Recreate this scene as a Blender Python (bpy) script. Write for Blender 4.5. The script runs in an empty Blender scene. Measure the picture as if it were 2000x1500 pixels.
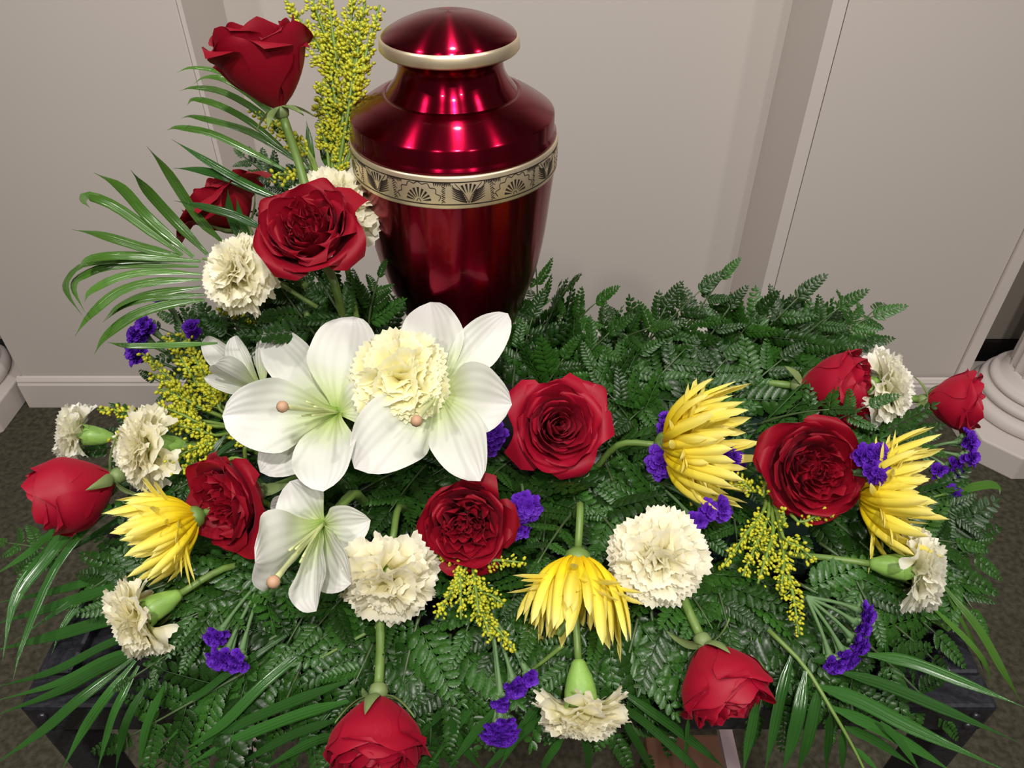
import bpy, math, random
import numpy as np
from mathutils import Vector, Matrix, noise
pi = math.pi; sin = math.sin; cos = math.cos
rnd = random.Random(7)
S = bpy.context.scene
COL = S.collection

# ------------------------------------------------------------------ camera
CAMZ = 1.23; PITCH = math.radians(40)
cd = bpy.data.cameras.new('camera'); cam = bpy.data.objects.new('camera', cd); COL.objects.link(cam)
cam.location = (0, 0, CAMZ); cam.rotation_euler = (pi/2 - PITCH, 0, 0)
cd.sensor_width = 36; cd.lens = 27; cd.clip_start = .01
S.camera = cam
RIGHT = Vector((1, 0, 0)); UP = Vector((0, sin(PITCH), cos(PITCH))); FWD = Vector((0, cos(PITCH), -sin(PITCH)))
CP = Vector((0, 0, CAMZ)); TABLE = .75

# ------------------------------------------------------------------ world, lamps, exposure
w = bpy.data.worlds.new('world'); S.world = w; w.use_nodes = True
w.node_tree.nodes['Background'].inputs[0].default_value = (1, .93, .86, 1)
w.node_tree.nodes['Background'].inputs[1].default_value = .11
def lamp(loc, target, power, size, col=(1, .95, .9), spot=100):
    ld = bpy.data.lights.new('ceiling_downlight', 'SPOT'); o = bpy.data.objects.new('ceiling_downlight', ld); COL.objects.link(o)
    ld.energy = power; ld.shadow_soft_size = size; ld.color = col; ld.spot_size = math.radians(spot); ld.spot_blend = .9
    o.location = loc; o.rotation_euler = (Vector(target) - Vector(loc)).to_track_quat('-Z', 'Y').to_euler()
lamp((.1, -.50, 2.5), (0, .5, .8), 84, .045)
lamp((-.95, .25, 2.5), (-.1, .6, .8), 34, .04)
lamp((.95, .2, 2.5), (.1, .7, .8), 26, .04)
lamp((.0, .75, 2.55), (.0, .9, .6), 22, .05)
lamp((-.55, -1.1, 2.5), (0, .6, .8), 44, .04)
lamp((.75, -1.2, 2.5), (0, .6, .8), 38, .04)
S.view_settings.view_transform = 'Standard'; S.view_settings.look = 'None'
S.view_settings.exposure = .12; S.view_settings.gamma = 1; S.view_settings.use_curve_mapping = False
S.cycles.max_bounces = 8

# ------------------------------------------------------------------ helpers
def PD(px, py, d): return CP + d*(FWD + (px-1000)/1500*RIGHT + (750-py)/1500*UP)
def P(px, py, h):
    """point seen at that place of the photograph; h < .3 is a height above the table top, h >= .3 a distance"""
    if h >= .3: return PD(px, py, h)
    v = (py-750)/1500
    return PD(px, py, (CAMZ-TABLE-h)/(sin(PITCH)+cos(PITCH)*v))
def AX(a, b, c): return (a*RIGHT + b*UP - c*FWD).normalized()
def frame(origin, axis, roll=0, scale=1):
    z = Vector(axis).normalized(); x = Vector((1, 0, 0)) if abs(z.x) < .8 else Vector((0, 1, 0))
    x = (x - z*x.dot(z)).normalized(); y = z.cross(x)
    return Matrix.Translation(origin) @ Matrix((x, y, z)).transposed().to_4x4() @ Matrix.Rotation(roll, 4, 'Z') @ Matrix.Scale(scale, 4)
def sm(a, b, x):
    t = max(0, min(1, (x-a)/(b-a))); return t*t*(3-2*t)

class M:
    def __init__(s): s.v = []; s.f = []; s.uv = []; s.mi = []
    def grid(s, fn, nu, nv, mi=0):
        b = len(s.v)
        for j in range(nv+1):
            for i in range(nu+1):
                s.v.append(tuple(fn(i/nu, j/nv))); s.uv.append((i/nu, j/nv))
        for j in range(nv):
            for i in range(nu):
                a = b + j*(nu+1)+i
                s.f.append((a, a+1, a+nu+2, a+nu+1)); s.mi.append(mi)
    def tube(s, pts, rad, n=6, mi=0):
        pts = [Vector(p) for p in pts]; b = len(s.v); m = len(pts)
        rr = rad if isinstance(rad, (list, tuple)) else [rad]*m
        t0 = (pts[1]-pts[0]).normalized(); x = t0.orthogonal().normalized()
        for k, p in enumerate(pts):
            t = (pts[min(k+1, m-1)] - pts[max(k-1, 0)]).normalized()
            x = (x - t*x.dot(t)).normalized(); y = t.cross(x)
            for i in range(n):
                a = 2*pi*i/n; s.v.append(tuple(p + rr[k]*(x*cos(a)+y*sin(a)))); s.uv.append((i/n, k/(m-1)))
        for k in range(m-1):
            for i in range(n):
                s.f.append((b+k*n+i, b+k*n+(i+1) % n, b+(k+1)*n+(i+1) % n, b+(k+1)*n+i)); s.mi.append(mi)
        s.f.append(tuple(b+i for i in range(n))[::-1]); s.mi.append(mi)
        s.f.append(tuple(b+(m-1)*n+i for i in range(n))); s.mi.append(mi)
    def lathe(s, prof, n=64, c=(0, 0, 0), mi=0, rmod=None):
        b = len(s.v); m = len(prof)
        for k, (r, z) in enumerate(prof):
            for i in range(n):
                a = 2*pi*i/n; q = r*(rmod(a, k) if rmod else 1)
                s.v.append((c[0]+q*cos(a), c[1]+q*sin(a), c[2]+z)); s.uv.append((i/n, k/(m-1)))
        for k in range(m-1):
            for i in range(n):
                s.f.append((b+k*n+i, b+k*n+(i+1) % n, b+(k+1)*n+(i+1) % n, b+(k+1)*n+i)); s.mi.append(mi)
    def box(s, lo, hi, mi=0):
        b = len(s.v)
        for z in (lo[2], hi[2]):
            for x, y in ((lo[0], lo[1]), (hi[0], lo[1]), (hi[0], hi[1]), (lo[0], hi[1])): s.v.append((x, y, z)); s.uv.append((0, 0))
        for f in ((3, 2, 1, 0), (4, 5, 6, 7), (0, 1, 5, 4), (1, 2, 6, 5), (2, 3, 7, 6), (3, 0, 4, 7)):
            s.f.append(tuple(b+i for i in f)); s.mi.append(mi)
    def add(s, v, f, uv=None, mi=0):
        b = len(s.v); s.v += [tuple(q) for q in v]; s.uv += uv or [(0, 0)]*len(v)
        for q in f: s.f.append(tuple(b+i for i in q)); s.mi.append(mi)
    def mesh(s, name, mats, smooth=True):
        me = bpy.data.meshes.new(name); me.from_pydata(s.v, [], s.f)
        for m in (mats if isinstance(mats, (list, tuple)) else [mats]): me.materials.append(m)
        uvl = me.uv_layers.new(name='UVMap')
        li = np.empty(len(me.loops), dtype=np.int32); me.loops.foreach_get('vertex_index', li)
        uvl.data.foreach_set('uv', np.array(s.uv, dtype=np.float32)[li].ravel())
        me.polygons.foreach_set('use_smooth', [smooth]*len(me.polygons))
        me.polygons.foreach_set('material_index', s.mi)
        me.update(); return me

def link(name, me, parent=None, mtx=None, mod=None):
    o = bpy.data.objects.new(name, me); COL.objects.link(o)
    if parent: o.parent = parent
    if mtx is not None: o.matrix_local = mtx
    return o
def root(name, label, cat, mtx, group=None):
    o = bpy.data.objects.new(name, None); COL.objects.link(o); o.matrix_world = mtx; o.empty_display_size = .01
    o['label'] = label; o['category'] = cat
    if group: o['group'] = group
    o['_m'] = 0; del o['_m']
    return o
def part(name, mb, mats, parent, world=None, smooth=True):
    """a part; with world = the root's matrix the mesh was modelled in world space"""
    if world is not None:
        inv = world.inverted(); mb.v = [tuple(inv @ Vector(p)) for p in mb.v]
    return link(name, mb.mesh(name, mats, smooth), parent)
def struct(name, mb, mat, smooth=False):
    o = link(name, mb.mesh(name, mat, smooth)); o['kind'] = 'structure'; return o
def bevel(o, wd, seg=2):
    m = o.modifiers.new('bevel', 'BEVEL'); m.width = wd; m.segments = seg; m.limit_method = 'ANGLE'; m.angle_limit = .7
def crv(pts, n=10):
    """Catmull-Rom through the points"""
    p = [Vector(q) for q in pts]
    if len(p) == 2: return [p[0].lerp(p[1], i/n) for i in range(n+1)]
    p = [2*p[0]-p[1]] + p + [2*p[-1]-p[-2]]; segs = len(p)-3; out = []
    for i in range(n+1):
        t = i/n*segs; k = min(int(t), segs-1); t -= k; a, b, c, d = p[k:k+4]
        out.append(.5*((2*b)+(c-a)*t+(2*a-5*b+4*c-d)*t*t+(3*b-a-3*c+d)*t*t*t))
    return out

# ------------------------------------------------------------------ materials
def mat(name, col, rough=.5, metal=0, sheen=0, trans=0, spec=.5, ramp=None, nscale=0, ncol=None, namt=.5, bump=0, bscale=200,
        coat=0, aniso=0, rvar=0, uvstripe=0):
    m = bpy.data.materials.new(name); m.use_nodes = True; n = m.node_tree.nodes; l = m.node_tree.links
    b = n['Principled BSDF']; out = n['Material Output']
    def setc(s):
        l.new(s, b.inputs['Base Color'])
    b.inputs['Base Color'].default_value = (*col, 1); b.inputs['Roughness'].default_value = rough
    b.inputs['Metallic'].default_value = metal; b.inputs['Specular IOR Level'].default_value = spec
    b.inputs['Sheen Weight'].default_value = sheen; b.inputs['Sheen Roughness'].default_value = .4
    if sheen: b.inputs['Sheen Tint'].default_value = (min(1, col[0]*2+.2), col[1]+.1, col[2]+.15, 1)
    b.inputs['Coat Weight'].default_value = coat; b.inputs['Coat Roughness'].default_value = .08
    cur = None
    if ramp:
        uv = n.new('ShaderNodeUVMap'); sp = n.new('ShaderNodeSeparateXYZ'); l.new(uv.outputs[0], sp.inputs[0])
        r = n.new('ShaderNodeValToRGB'); l.new(sp.outputs[1], r.inputs[0])
        e = r.color_ramp.elements
        while len(e) < len(ramp): e.new(.5)
        for el, (p, c) in zip(e, ramp): el.position = p; el.color = (*c, 1)
        cur = r.outputs[0]
    if nscale:
        tc = n.new('ShaderNodeTexCoord'); nz = n.new('ShaderNodeTexNoise'); nz.inputs['Scale'].default_value = nscale; nz.inputs['Detail'].default_value = 4
        l.new(tc.outputs['Object'], nz.inputs['Vector'])
        mr = n.new('ShaderNodeMapRange'); mr.inputs[1].default_value = .35; mr.inputs[2].default_value = .65; mr.inputs[3].default_value = 0; mr.inputs[4].default_value = namt
        l.new(nz.outputs[0], mr.inputs[0])
        mx = n.new('ShaderNodeMix'); mx.data_type = 'RGBA'
        l.new(mr.outputs[0], mx.inputs[0]); mx.inputs[6].default_value = (*col, 1); mx.inputs[7].default_value = (*(ncol or col), 1)
        if cur: l.new(cur, mx.inputs[6])
        cur = mx.outputs[2]
    if rvar:
        oi = n.new('ShaderNodeObjectInfo'); hs = n.new('ShaderNodeHueSaturation'); mr = n.new('ShaderNodeMapRange')
        mr.inputs[3].default_value = 1-rvar; mr.inputs[4].default_value = 1+rvar
        l.new(oi.outputs['Random'], mr.inputs[0]); l.new(mr.outputs[0], hs.inputs['Value']); hs.inputs['Color'].default_value = (*col, 1)
        if cur: l.new(cur, hs.inputs['Color'])
        cur = hs.outputs[0]
    if cur: setc(cur)
    bsrc = None
    if uvstripe:
        uv = n.new('ShaderNodeUVMap'); wv = n.new('ShaderNodeTexWave'); wv.inputs['Scale'].default_value = uvstripe; wv.bands_direction = 'X'
        wv.inputs['Distortion'].default_value = .6
        l.new(uv.outputs[0], wv.inputs['Vector']); bp = n.new('ShaderNodeBump'); bp.inputs['Strength'].default_value = .35; bp.inputs['Distance'].default_value = .0006
        l.new(wv.outputs[0], bp.inputs['Height']); l.new(bp.outputs[0], b.inputs['Normal'])
    elif bump:
        tc = n.new('ShaderNodeTexCoord'); nz = n.new('ShaderNodeTexNoise'); nz.inputs['Scale'].default_value = bscale; nz.inputs['Detail'].default_value = 3
        l.new(tc.outputs['Object'], nz.inputs['Vector']); bp = n.new('ShaderNodeBump'); bp.inputs['Strength'].default_value = bump; bp.inputs['Distance'].default_value = .002
        l.new(nz.outputs[0], bp.inputs['Height']); l.new(bp.outputs[0], b.inputs['Normal'])
    if aniso:
        b.inputs['Anisotropic'].default_value = aniso; b.inputs['Anisotropic Rotation'].default_value = .25
        tg = n.new('ShaderNodeTangent'); tg.direction_type = 'RADIAL'; tg.axis = 'Z'; l.new(tg.outputs[0], b.inputs['Tangent'])
    if trans:
        t = n.new('ShaderNodeBsdfTranslucent'); ms = n.new('ShaderNodeMixShader'); ms.inputs[0].default_value = trans
        t.inputs[0].default_value = (*col, 1)
        if cur: l.new(cur, t.inputs[0])
        l.new(b.outputs[0], ms.inputs[1]); l.new(t.outputs[0], ms.inputs[2]); l.new(ms.outputs[0], out.inputs[0])
    return m

WALL = mat('painted_wall', (.60, .545, .50), .75, bump=.05, bscale=60)
WALLB = mat('painted_niche_wall', (.60, .55, .51), .8, bump=.05, bscale=60)
OUTER = mat('outer_wall_paint', (.35, .31, .26), .8)
BASEB = mat('white_baseboard_paint', (.66, .60, .56), .45)
BLACKB = mat('black_baseboard', (.004, .004, .004), .6)
CARPET = mat('olive_carpet', (.046, .042, .028), .95, nscale=90, ncol=(.10, .09, .065), namt=.8, bump=.6, bscale=400, spec=.1)
STONE = mat('white_column_plaster', (.66, .60, .57), .55)
RED = mat('rose_velvet', (.27, .0012, .013), .55, sheen=.2, trans=.12, nscale=60, ncol=(.20, .0008, .009), namt=.6, spec=.25)
REDB = mat('rose_satin', (.36, .004, .024), .5, sheen=.25, trans=.12, nscale=50, ncol=(.28, .002, .017), namt=.6, spec=.25)
CREAM = mat('carnation_cream', (.85, .78, .50), .6, trans=.38, ramp=[(0, (.75, .72, .22)), (.45, (.92, .86, .48)), (.8, (.95, .91, .68)), (1, (.96, .93, .78))], spec=.25)
CREAMW = mat('carnation_ivory', (.85, .80, .62), .6, trans=.38, ramp=[(0, (.72, .74, .32)), (.4, (.90, .88, .60)), (.8, (.95, .93, .78)), (1, (.96, .95, .86))], spec=.25)
CREAMY = mat('carnation_butter', (.88, .80, .42), .6, trans=.38, ramp=[(0, (.85, .74, .16)), (.45, (.95, .87, .38)), (.85, (.96, .92, .55)), (1, (.96, .94, .72))], spec=.25)
LILY = mat('lily_white', (.78, .78, .74), .45, trans=.18, ramp=[(0, (.36, .54, .08)), (.20, (.58, .68, .32)), (.48, (.72, .74, .66)), (1, (.77, .76, .74))], uvstripe=2.4, spec=.35)
STAMEN = mat('lily_pistil_green', (.62, .68, .32), .4)
STIGMA = mat('lily_stigma_brown', (.50, .30, .18), .6)
MUM = mat('mum_yellow', (.95, .75, .03), .5, trans=.32, ramp=[(0, (.92, .62, .006)), (.4, (.96, .78, .02)), (.8, (.96, .84, .14)), (1, (.95, .86, .30))], spec=.3, rvar=.06)
PURPLE = mat('statice_violet', (.075, .008, .33), .6, trans=.15, nscale=500, ncol=(.18, .03, .60), namt=.8, spec=.3)
FERN = mat('fern_green_gloss', (.011, .048, .006), .33, rvar=.5, nscale=40, ncol=(.035, .10, .012), namt=.6, spec=.32, trans=.05)
FERND = mat('fern_stalk', (.06, .10, .035), .45)
PALM = mat('palm_green_gloss', (.022, .085, .012), .22, rvar=.3, spec=.6, uvstripe=1.2, trans=.05)
PALMT = mat('palm_green_pale', (.055, .14, .018), .22, rvar=.3, spec=.6, uvstripe=1.2, trans=.1)
STEM = mat('stem_green', (.13, .22, .045), .45)
CALYX = mat('calyx_green', (.20, .38, .07), .4, nscale=60, ncol=(.30, .46, .12))
SEPAL = mat('sepal_green', (.20, .28, .10), .5, trans=.15)
GOLDB = mat('goldenrod_bud', (.40, .42, .018), .5, nscale=200, ncol=(.62, .56, .02))
GOLDS = mat('goldenrod_stem', (.15, .24, .035), .5)
STAT = mat('statice_stem', (.10, .19, .07), .6)
FOAM = mat('floral_foam', (.004, .022, .014), .9, bump=.5, bscale=300)
TAPE = mat('silver_tape', (.35, .40, .40), .2, metal=.6)
BLK = mat('black_enamel_metal', (.010, .010, .013), .28, spec=.5, nscale=300, ncol=(.03, .03, .04), namt=.5)
RAIL = mat('mauve_metal_rail', (.40, .30, .32), .4)
BROWN = mat('brown_wood', (.16, .065, .03), .6, nscale=20, ncol=(.09, .035, .02))

def urn_red():
    return mat('anodised_red_metal', (.23, .0018, .018), .23, metal=1, aniso=.9, coat=.2)
URN = urn_red()
BRASS = mat('brushed_brass', (.80, .67, .47), .40, metal=.8, aniso=.5)
ENGR = mat('black_engraving', (.015, .008, .006), .6)

# ------------------------------------------------------------------ setting
m = M(); m.box((-3, -2.5, -.03), (3, 2.2, 0)); struct('floor', m, CARPET)
m = M(); m.box((-.56, 1.59, 0), (.60, 1.65, 2.75)); struct('wall_back', m, WALLB)
m = M(); m.box((-1.15, 1.39, 0), (-.56, 1.60, 2.75)); o = struct('wall_left', m, WALL); bevel(o, .003)
m = M(); m.box((.535, 1.39, 0), (.560, 1.60, 2.75)); struct('trim_1', m, BASEB)
m = M(); m.box((.5625, 1.392, 0), (1.035, 1.60, 2.75)); struct('wall_right', m, WALL)
m = M(); m.box((1.037, 1.385, 0), (1.062, 1.60, 2.75)); struct('trim_2', m, BASEB)
m = M(); m.box((-.5585, 1.3885, 0), (-.551, 1.60, 2.75)); struct('trim_3', m, BASEB)
for nm, a, b in (('wall_outer_left', -3, -1.15), ('wall_outer_right', 1.062, 3)):
    m = M(); m.box((a, 1.52, 0), (b, 1.62, 2.75)); struct(nm, m, OUTER)
for nm, a, b in (('baseboard_outer_left', -3, -1.152), ('baseboard_outer_right', 1.064, 3)):
    m = M(); m.box((a, 1.505, 0), (b, 1.52, .10)); struct(nm, m, BLACKB)
def baseboard(nm, a, b, y):
    m = M(); prof = [(0, 0), (-.012, 0), (-.012, .068), (-.009, .073), (-.009, .078), (-.004, .086), (0, .088)]
    v = [(x, y+p, z) for x in (a, b) for p, z in prof]; k = len(prof)
    m.add(v, [(i, i+1, k+i+1, k+i) for i in range(k-1)] + [tuple(range(k))[::-1], tuple(range(k, 2*k))])
    struct(nm, m, BASEB)
baseboard('baseboard_left', -1.16, -.548, 1.39); baseboard('baseboard_right', .53, 1.04, 1.385); baseboard('baseboard_back', -.55, .535, 1.59)

def column(cx, cy, label):
    mt = Matrix.Translation((cx, cy, 0)); r = root('fluted_column', label, 'column', mt)
    m = M(); A = .168; c = .06
    oc = [(-A+c, -A), (A-c, -A), (A, -A+c), (A, A-c), (A-c, A), (-A+c, A), (-A, A-c), (-A, -A+c)]
    v = [(x, y, z) for z in (0, .065) for x, y in oc]
    m.add(v, [tuple(range(8))[::-1], tuple(range(8, 16))] + [(i, (i+1) % 8, 8+(i+1) % 8, 8+i) for i in range(8)])
    o = part('plinth', m, STONE, r, smooth=False); bevel(o, .004)
    pr = [(.120, .060)]
    for z0, rr, h in ((.063, .145, .035), (.101, .130, .022), (.126, .116, .018)):
        for k in range(9): a = -pi/2 + pi*k/8; pr.append((rr - h/2 + h/2*cos(a)*1.0 + .0, z0 + h/2 + h/2*sin(a)))
        pr.append((rr-h/2-.004, z0+h+.001))
    pr += [(.098, .148), (.092, .162), (.085, .17)]
    m = M(); m.lathe(pr, 64); part('base_moulding', m, STONE, r)
    m = M(); m.lathe([(.088, .16), (.088, .9), (.085, 2.0), (.080, 2.6)], 160, rmod=lambda a, k: 1-.055*abs(sin(a*10))**.7)
    part('fluted_shaft', m, STONE, r)
    pr2 = [(.104, 2.6), (.125, 2.62), (.135, 2.65), (.135, 2.74), (0, 2.74)]
    m = M(); m.lathe(pr2, 48); part('capital', m, STONE, r)
column(1.190, 1.31, 'white fluted column at the right edge standing on a stepped plinth on the carpet')
column(-1.345, 1.40, 'white column whose plinth corner shows at the left edge beside the baseboard')

# ------------------------------------------------------------------ stand
def stand():
    r = root('display_stand', 'black metal display stand with raised rim holding the flower arrangement', 'table', Matrix.Translation((0, .43, 0)))
    W = Matrix.Translation((0, .43, 0)); x0, x1, y0, y1 = -.320, .316, .246, .64; t = .024
    for a, b in (((x0, y0), (x1, y0+t)), ((x0, y1-t), (x1, y1)), ((x0, y0+t), (x0+t, y1-t)), ((x1-t, y0+t), (x1, y1-t))):
        m = M(); m.box((a[0], a[1], TABLE-.032), (b[0], b[1], TABLE)); o = part('rim_bar', m, BLK, r, W, False); bevel(o, .003)
    m = M(); m.box((x0+t, y0+t, TABLE-.014), (x1-t, y1-t, TABLE-.008)); part('top_panel', m, BLK, r, W, False)
    for x in (x0, x1-t):
        for y in (y0+.001, y1-t-.001):
            m = M(); m.box((x+.001, y, .0), (x+t-.001, y+t, TABLE-.032)); o = part('leg', m, BLK, r, W, False); bevel(o, .002)
            for z in (TABLE-.011, TABLE-.024):
                m = M(); c = Vector((x+t/2, y if y < .4 else y+t, z)); n = Vector((0, -1 if y < .4 else 1, 0)); m.tube([c, c+n*.002, c+n*.003], [.0035, .0035, .0015], 10); part('rivet', m, BLK, r, W)
    for x in (-.345+.03, .262):
        m = M(); m.box((x-.008, y0+.0, .288), (x+.008, y1-.02, .30)); part('lower_rail', m, RAIL, r, W, False)
    for y in (y0+.006, y1-.03):
        m = M(); m.box((x0+.02, y, .27), (x1-.02, y+.012, .288)); part('cross_bar', m, BLK, r, W, False)
stand()
m = M(); m.box((.19, .40, 0), (.30, .52, .14))
o = link('wooden_box', m.mesh('wooden_box', BROWN, False)); bevel(o, .004); o['label'] = 'brown wooden box on the carpet under the front right of the stand'; o['category'] = 'box'

# foam
for nm, x0, x1, y0, y1, h, lab in (('floral_foam_block', -.20, -.02, .34, .52, .038, 'dark green foam block under the white lilies'),
                                ('floral_foam_block', .045, .27, .36, .50, .040, 'dark green foam block under the right half of the flowers')):
    W = Matrix.Translation(((x0+x1)/2, (y0+y1)/2, TABLE)); r = root(nm, lab, 'foam block', W)
    m = M(); m.box((x0, y0, TABLE+.004), (x1, y1, TABLE+h)); o = part('foam', m, FOAM, r, W, False); bevel(o, .006)
    m = M(); m.box((x0-.01, y0-.01, TABLE), (x1+.01, y1+.01, TABLE+.004)); part('tray', m, FOAM, r, W, False)
    xm = x0+.012 if x0 > 0 else x1-.03
    m = M(); m.box((xm, y0-.0015, TABLE+.004), (xm+.02, y1+.0015, TABLE+h+.001)); part('tape', m, TAPE, r, W, False)

# ------------------------------------------------------------------ urn
UX, UY = -.0425, .55
def urn():
    U0 = CAMZ-.432; T = Matrix.Translation((UX, UY, U0)); Z = lambda dz: CAMZ-dz-U0
    r = root('cremation_urn', 'glossy red metal urn with brass rim and engraved band standing among the flowers', 'urn', T)
    def prof(p, n=4):
        out = []
        c = crv([(a, 0, b) for a, b in p], n*(len(p)-1)); return [(q.x, q.z) for q in c]
    # body, from the foot to the band
    body = [(0, Z(.432)), (.046, Z(.432)), (.048, Z(.429)), (.047, Z(.426))] + prof([(.038, Z(.418)), (.0365, Z(.408)), (.0400, Z(.397)), (.0485, Z(.374)), (.0612, Z(.337)), (.0680, Z(.3035)), (.0722, Z(.268)), (.0748, Z(.2435))], 6)
    m = M(); m.lathe(body, 128); part('body', m, URN, r)
    m = M(); m.lathe([(.0748, Z(.2435)), (.0757, Z(.2435)), (.0762, Z(.2425)), (.0762, Z(.2215)), (.0757, Z(.2205)), (.0735, Z(.2203))], 160); band = part('engraved_band', m, BRASS, r); band['label'] = 'brass band engraved with fan leaves'
    # engraving
    m = M(); R = .07635; zb = Z(.2395); zt = Z(.2245); H = zt-zb
    def stroke(pts, w0, w1):
        q = crv([(a, b, 0) for a, b in pts], 5 if len(pts) > 2 else 2); k = len(q); v = []
        for i, p in enumerate(q):
            d = (q[min(i+1, k-1)]-q[max(i-1, 0)]).normalized(); nn = Vector((-d.y, d.x, 0)); ww = 1.7*(w0+(w1-w0)*i/(k-1))
            for sg in (-1, 1):
                s = p+nn*ww*sg; a = s.x/R; v.append((R*sin(a), -R*cos(a), s.y))
        m.add(v, [(2*i, 2*i+1, 2*i+3, 2*i+2) for i in range(k-1)])
    per = 2*pi*R/7; e = .00018
    for z in (zb-.0006, zt+.0004):
        for i in range(60): stroke([(i*2*pi*R/60, z), ((i+1)*2*pi*R/60, z)], .00022, .00022)
    rr = random.Random(3)
    for k in range(7):
        c = k*per - .27*R; b = zb+.0010
        # fan shell
        for a in np.linspace(-78, 78, 9):
            a = math.radians(a); L = H*.93*(1-.12*abs(sin(a)))
            stroke([(c+sin(a)*.0030, b+cos(a)*.0030), (c+sin(a)*L*.72, b+cos(a)*L*.72)], .00008, .00050)
        sc = np.linspace(-85, 85, 8)
        for a0, a1 in zip(sc[:-1], sc[1:]):
            a0, a1 = map(math.radians, (a0, a1)); am = (a0+a1)/2; L = H*.84
            f = lambda a, q: (c+sin(a)*L*q*1.1, min(zt, b+cos(a)*L*q))
            stroke([f(a0, 1), f(am, 1.17), f(a1, 1)], .00016, .00016)
        stroke([(c-.0014, b-.0004), (c-.0008, b+.0014), (c+.0008, b+.0014), (c+.0014, b-.0004)], .00014, .00014)
        # palm leaf motif
        c2 = c+per/2
        for sg in (-1, 1):
            for j in range(6):
                y0 = b+H*.10*j; x = c2+sg*(.0012+.0006*j)
                stroke([(x, y0), (x+sg*.005, y0+.0012+j*.0002), (x+sg*(.0100-.0006*j), y0+.0035+j*.0004)], .00042, .00008)
            stroke([(c2, b-.0006), (c2+sg*.003, b+H*.4), (c2+sg*.009, b+H*.9)], .00014, .00014)
        for a in (-24, -8, 8, 24):
            a = math.radians(a); stroke([(c2+sin(a)*.005, b+.002+cos(a)*.005), (c2+sin(a)*H*.75, b+.002+cos(a)*H*.75)], .00008, .0005)
        # hatching in the gaps
        for sg in (-1, 1):
            cc = c+sg*per*.25
            for j in range(9):
                y = zb+.0005+j*H/9.5; stroke([(cc-.0014+sg*j*.00015, y), (cc+.0008+sg*j*.00015, y+.0016)], .00017, .0001)
            for j in range(4):
                y = zb+.0008+j*H/4.4; stroke([(cc+.0014, y), (cc-.0012, y+.002)], .00012, .0001)
            for j in range(10):
                x = c+sg*per*.25+(j-5)*.0012; stroke([(x, zt), (x+.0003, zt-.0016-.001*rr.random())], .00032, .0001)
    eg = part('engraving', m, ENGR, r); eg.parent = band; eg['kind'] = 'stuff'
    # shoulder ledge and upper body
    m = M(); m.lathe([(.0735, Z(.2203)), (.0752, Z(.2195)), (.0750, Z(.2180)), (.0738, Z(.2165)), (.0733, Z(.2150)), (.0733, Z(.2050)), (.0728, Z(.2040))] + prof([(.0720, Z(.2033)), (.066, Z(.1990)), (.057, Z(.1935)), (.0475, Z(.1893))], 4) + [(.0470, Z(.1900)), (.0466, Z(.1893))], 160); part('shoulder', m, URN, r)
    m = M(); m.lathe(prof([(.0466, Z(.1893)), (.0445, Z(.1868)), (.0395, Z(.1805)), (.0368, Z(.1735)), (.0375, Z(.1670)), (.0410, Z(.1625))], 5) + [(.0430, Z(.1622))], 160); part('neck', m, URN, r)
    m = M(); m.lathe([(0, Z(.1625)), (.0440, Z(.1625)), (.0470, Z(.1615)), (.0482, Z(.160)), (.0477, Z(.1545)), (.0468, Z(.1528)), (.0455, Z(.1525))], 160); rim = part('lid_rim', m, BRASS, r)
    rim['label'] = 'brass rim of the lid'
    m = M(); m.lathe(prof([(.0464, Z(.1530)), (.0440, Z(.1505)), (.036, Z(.1460)), (.024, Z(.1415)), (.012, Z(.1388)), (.0004, Z(.1380))], 5), 160); part('lid', m, URN, r)
urn()

# ------------------------------------------------------------------ stems
FOAMC = lambda p: Vector((max(-.18, min(.25, p.x*.8)), .43 + (p.y-.43)*.35, TABLE+.05))
def stem(r, W, start, axis, rad=.0028, matl=None, to=None, name='stem', bend=.05):
    end = to if to is not None else FOAMC(start)
    a = start; b = start - Vector(axis)*bend
    if to is None and b.z < TABLE+.02: b.z = TABLE+.02
    mid = (b+end)/2
    if to is None: end = end*.35+(a-Vector(axis)*.10)*.65; end.z = TABLE+.018; mid = (b+end)/2; mid.z = min(mid.z, TABLE+.03)
    m = M(); m.tube(crv([a, b, mid, end], 12), rad, 7); part(name, m, matl or STEM, r, W)

# ------------------------------------------------------------------ roses
def rose_petal(phi, rt, h, hw, curl, ruf, rg, cx=0, cy=0, z0=0, base=.16, point=.0, lean=0, close=0):
    ph = rg.random()*6; ph2 = rg.random()*6; k1 = rg.uniform(2, 3.5); asym = rg.uniform(-.12, .12); m = M()
    def fn(uu, v):
        u = uu*2-1
        wf = .42+.58*sm(0, .55, v); wf *= max(.42, (1-max(0, (v-.68)/.32)**3)**.5)
        th = phi + u*hw*wf
        rad = base + (rt-base)*(sin(min(v*1.15, 1)*pi/2))**.75
        edge = abs(u)**3
        zz = h*(v**.92)*(1-.06*edge*v - asym*u*v*v) + point*(1-abs(u))**2*h*v*v
        rad *= 1-close*sm(.45, 1, v); c = sm(.62, 1, v)*(1+.5*edge)
        rad += curl*c*rt*(.75+.35*sin(k1*u+ph)); zz -= curl*c*c*h*.42
        rad += .035*u*v + ruf*rt*v*v*sin(3.2*u+ph2) + ruf*.15*v*v*sin(7*u+ph)*rt
        zz += ruf*.5*v*v*sin(5*u+ph)*h*.3
        rad = max(rad, .015)
        return (rad*cos(th)+cx*v + lean*v*v*cos(phi), rad*sin(th)+cy*v + lean*v*v*sin(phi), z0+zz)
    m.grid(fn, 14, 12); return m
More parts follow.
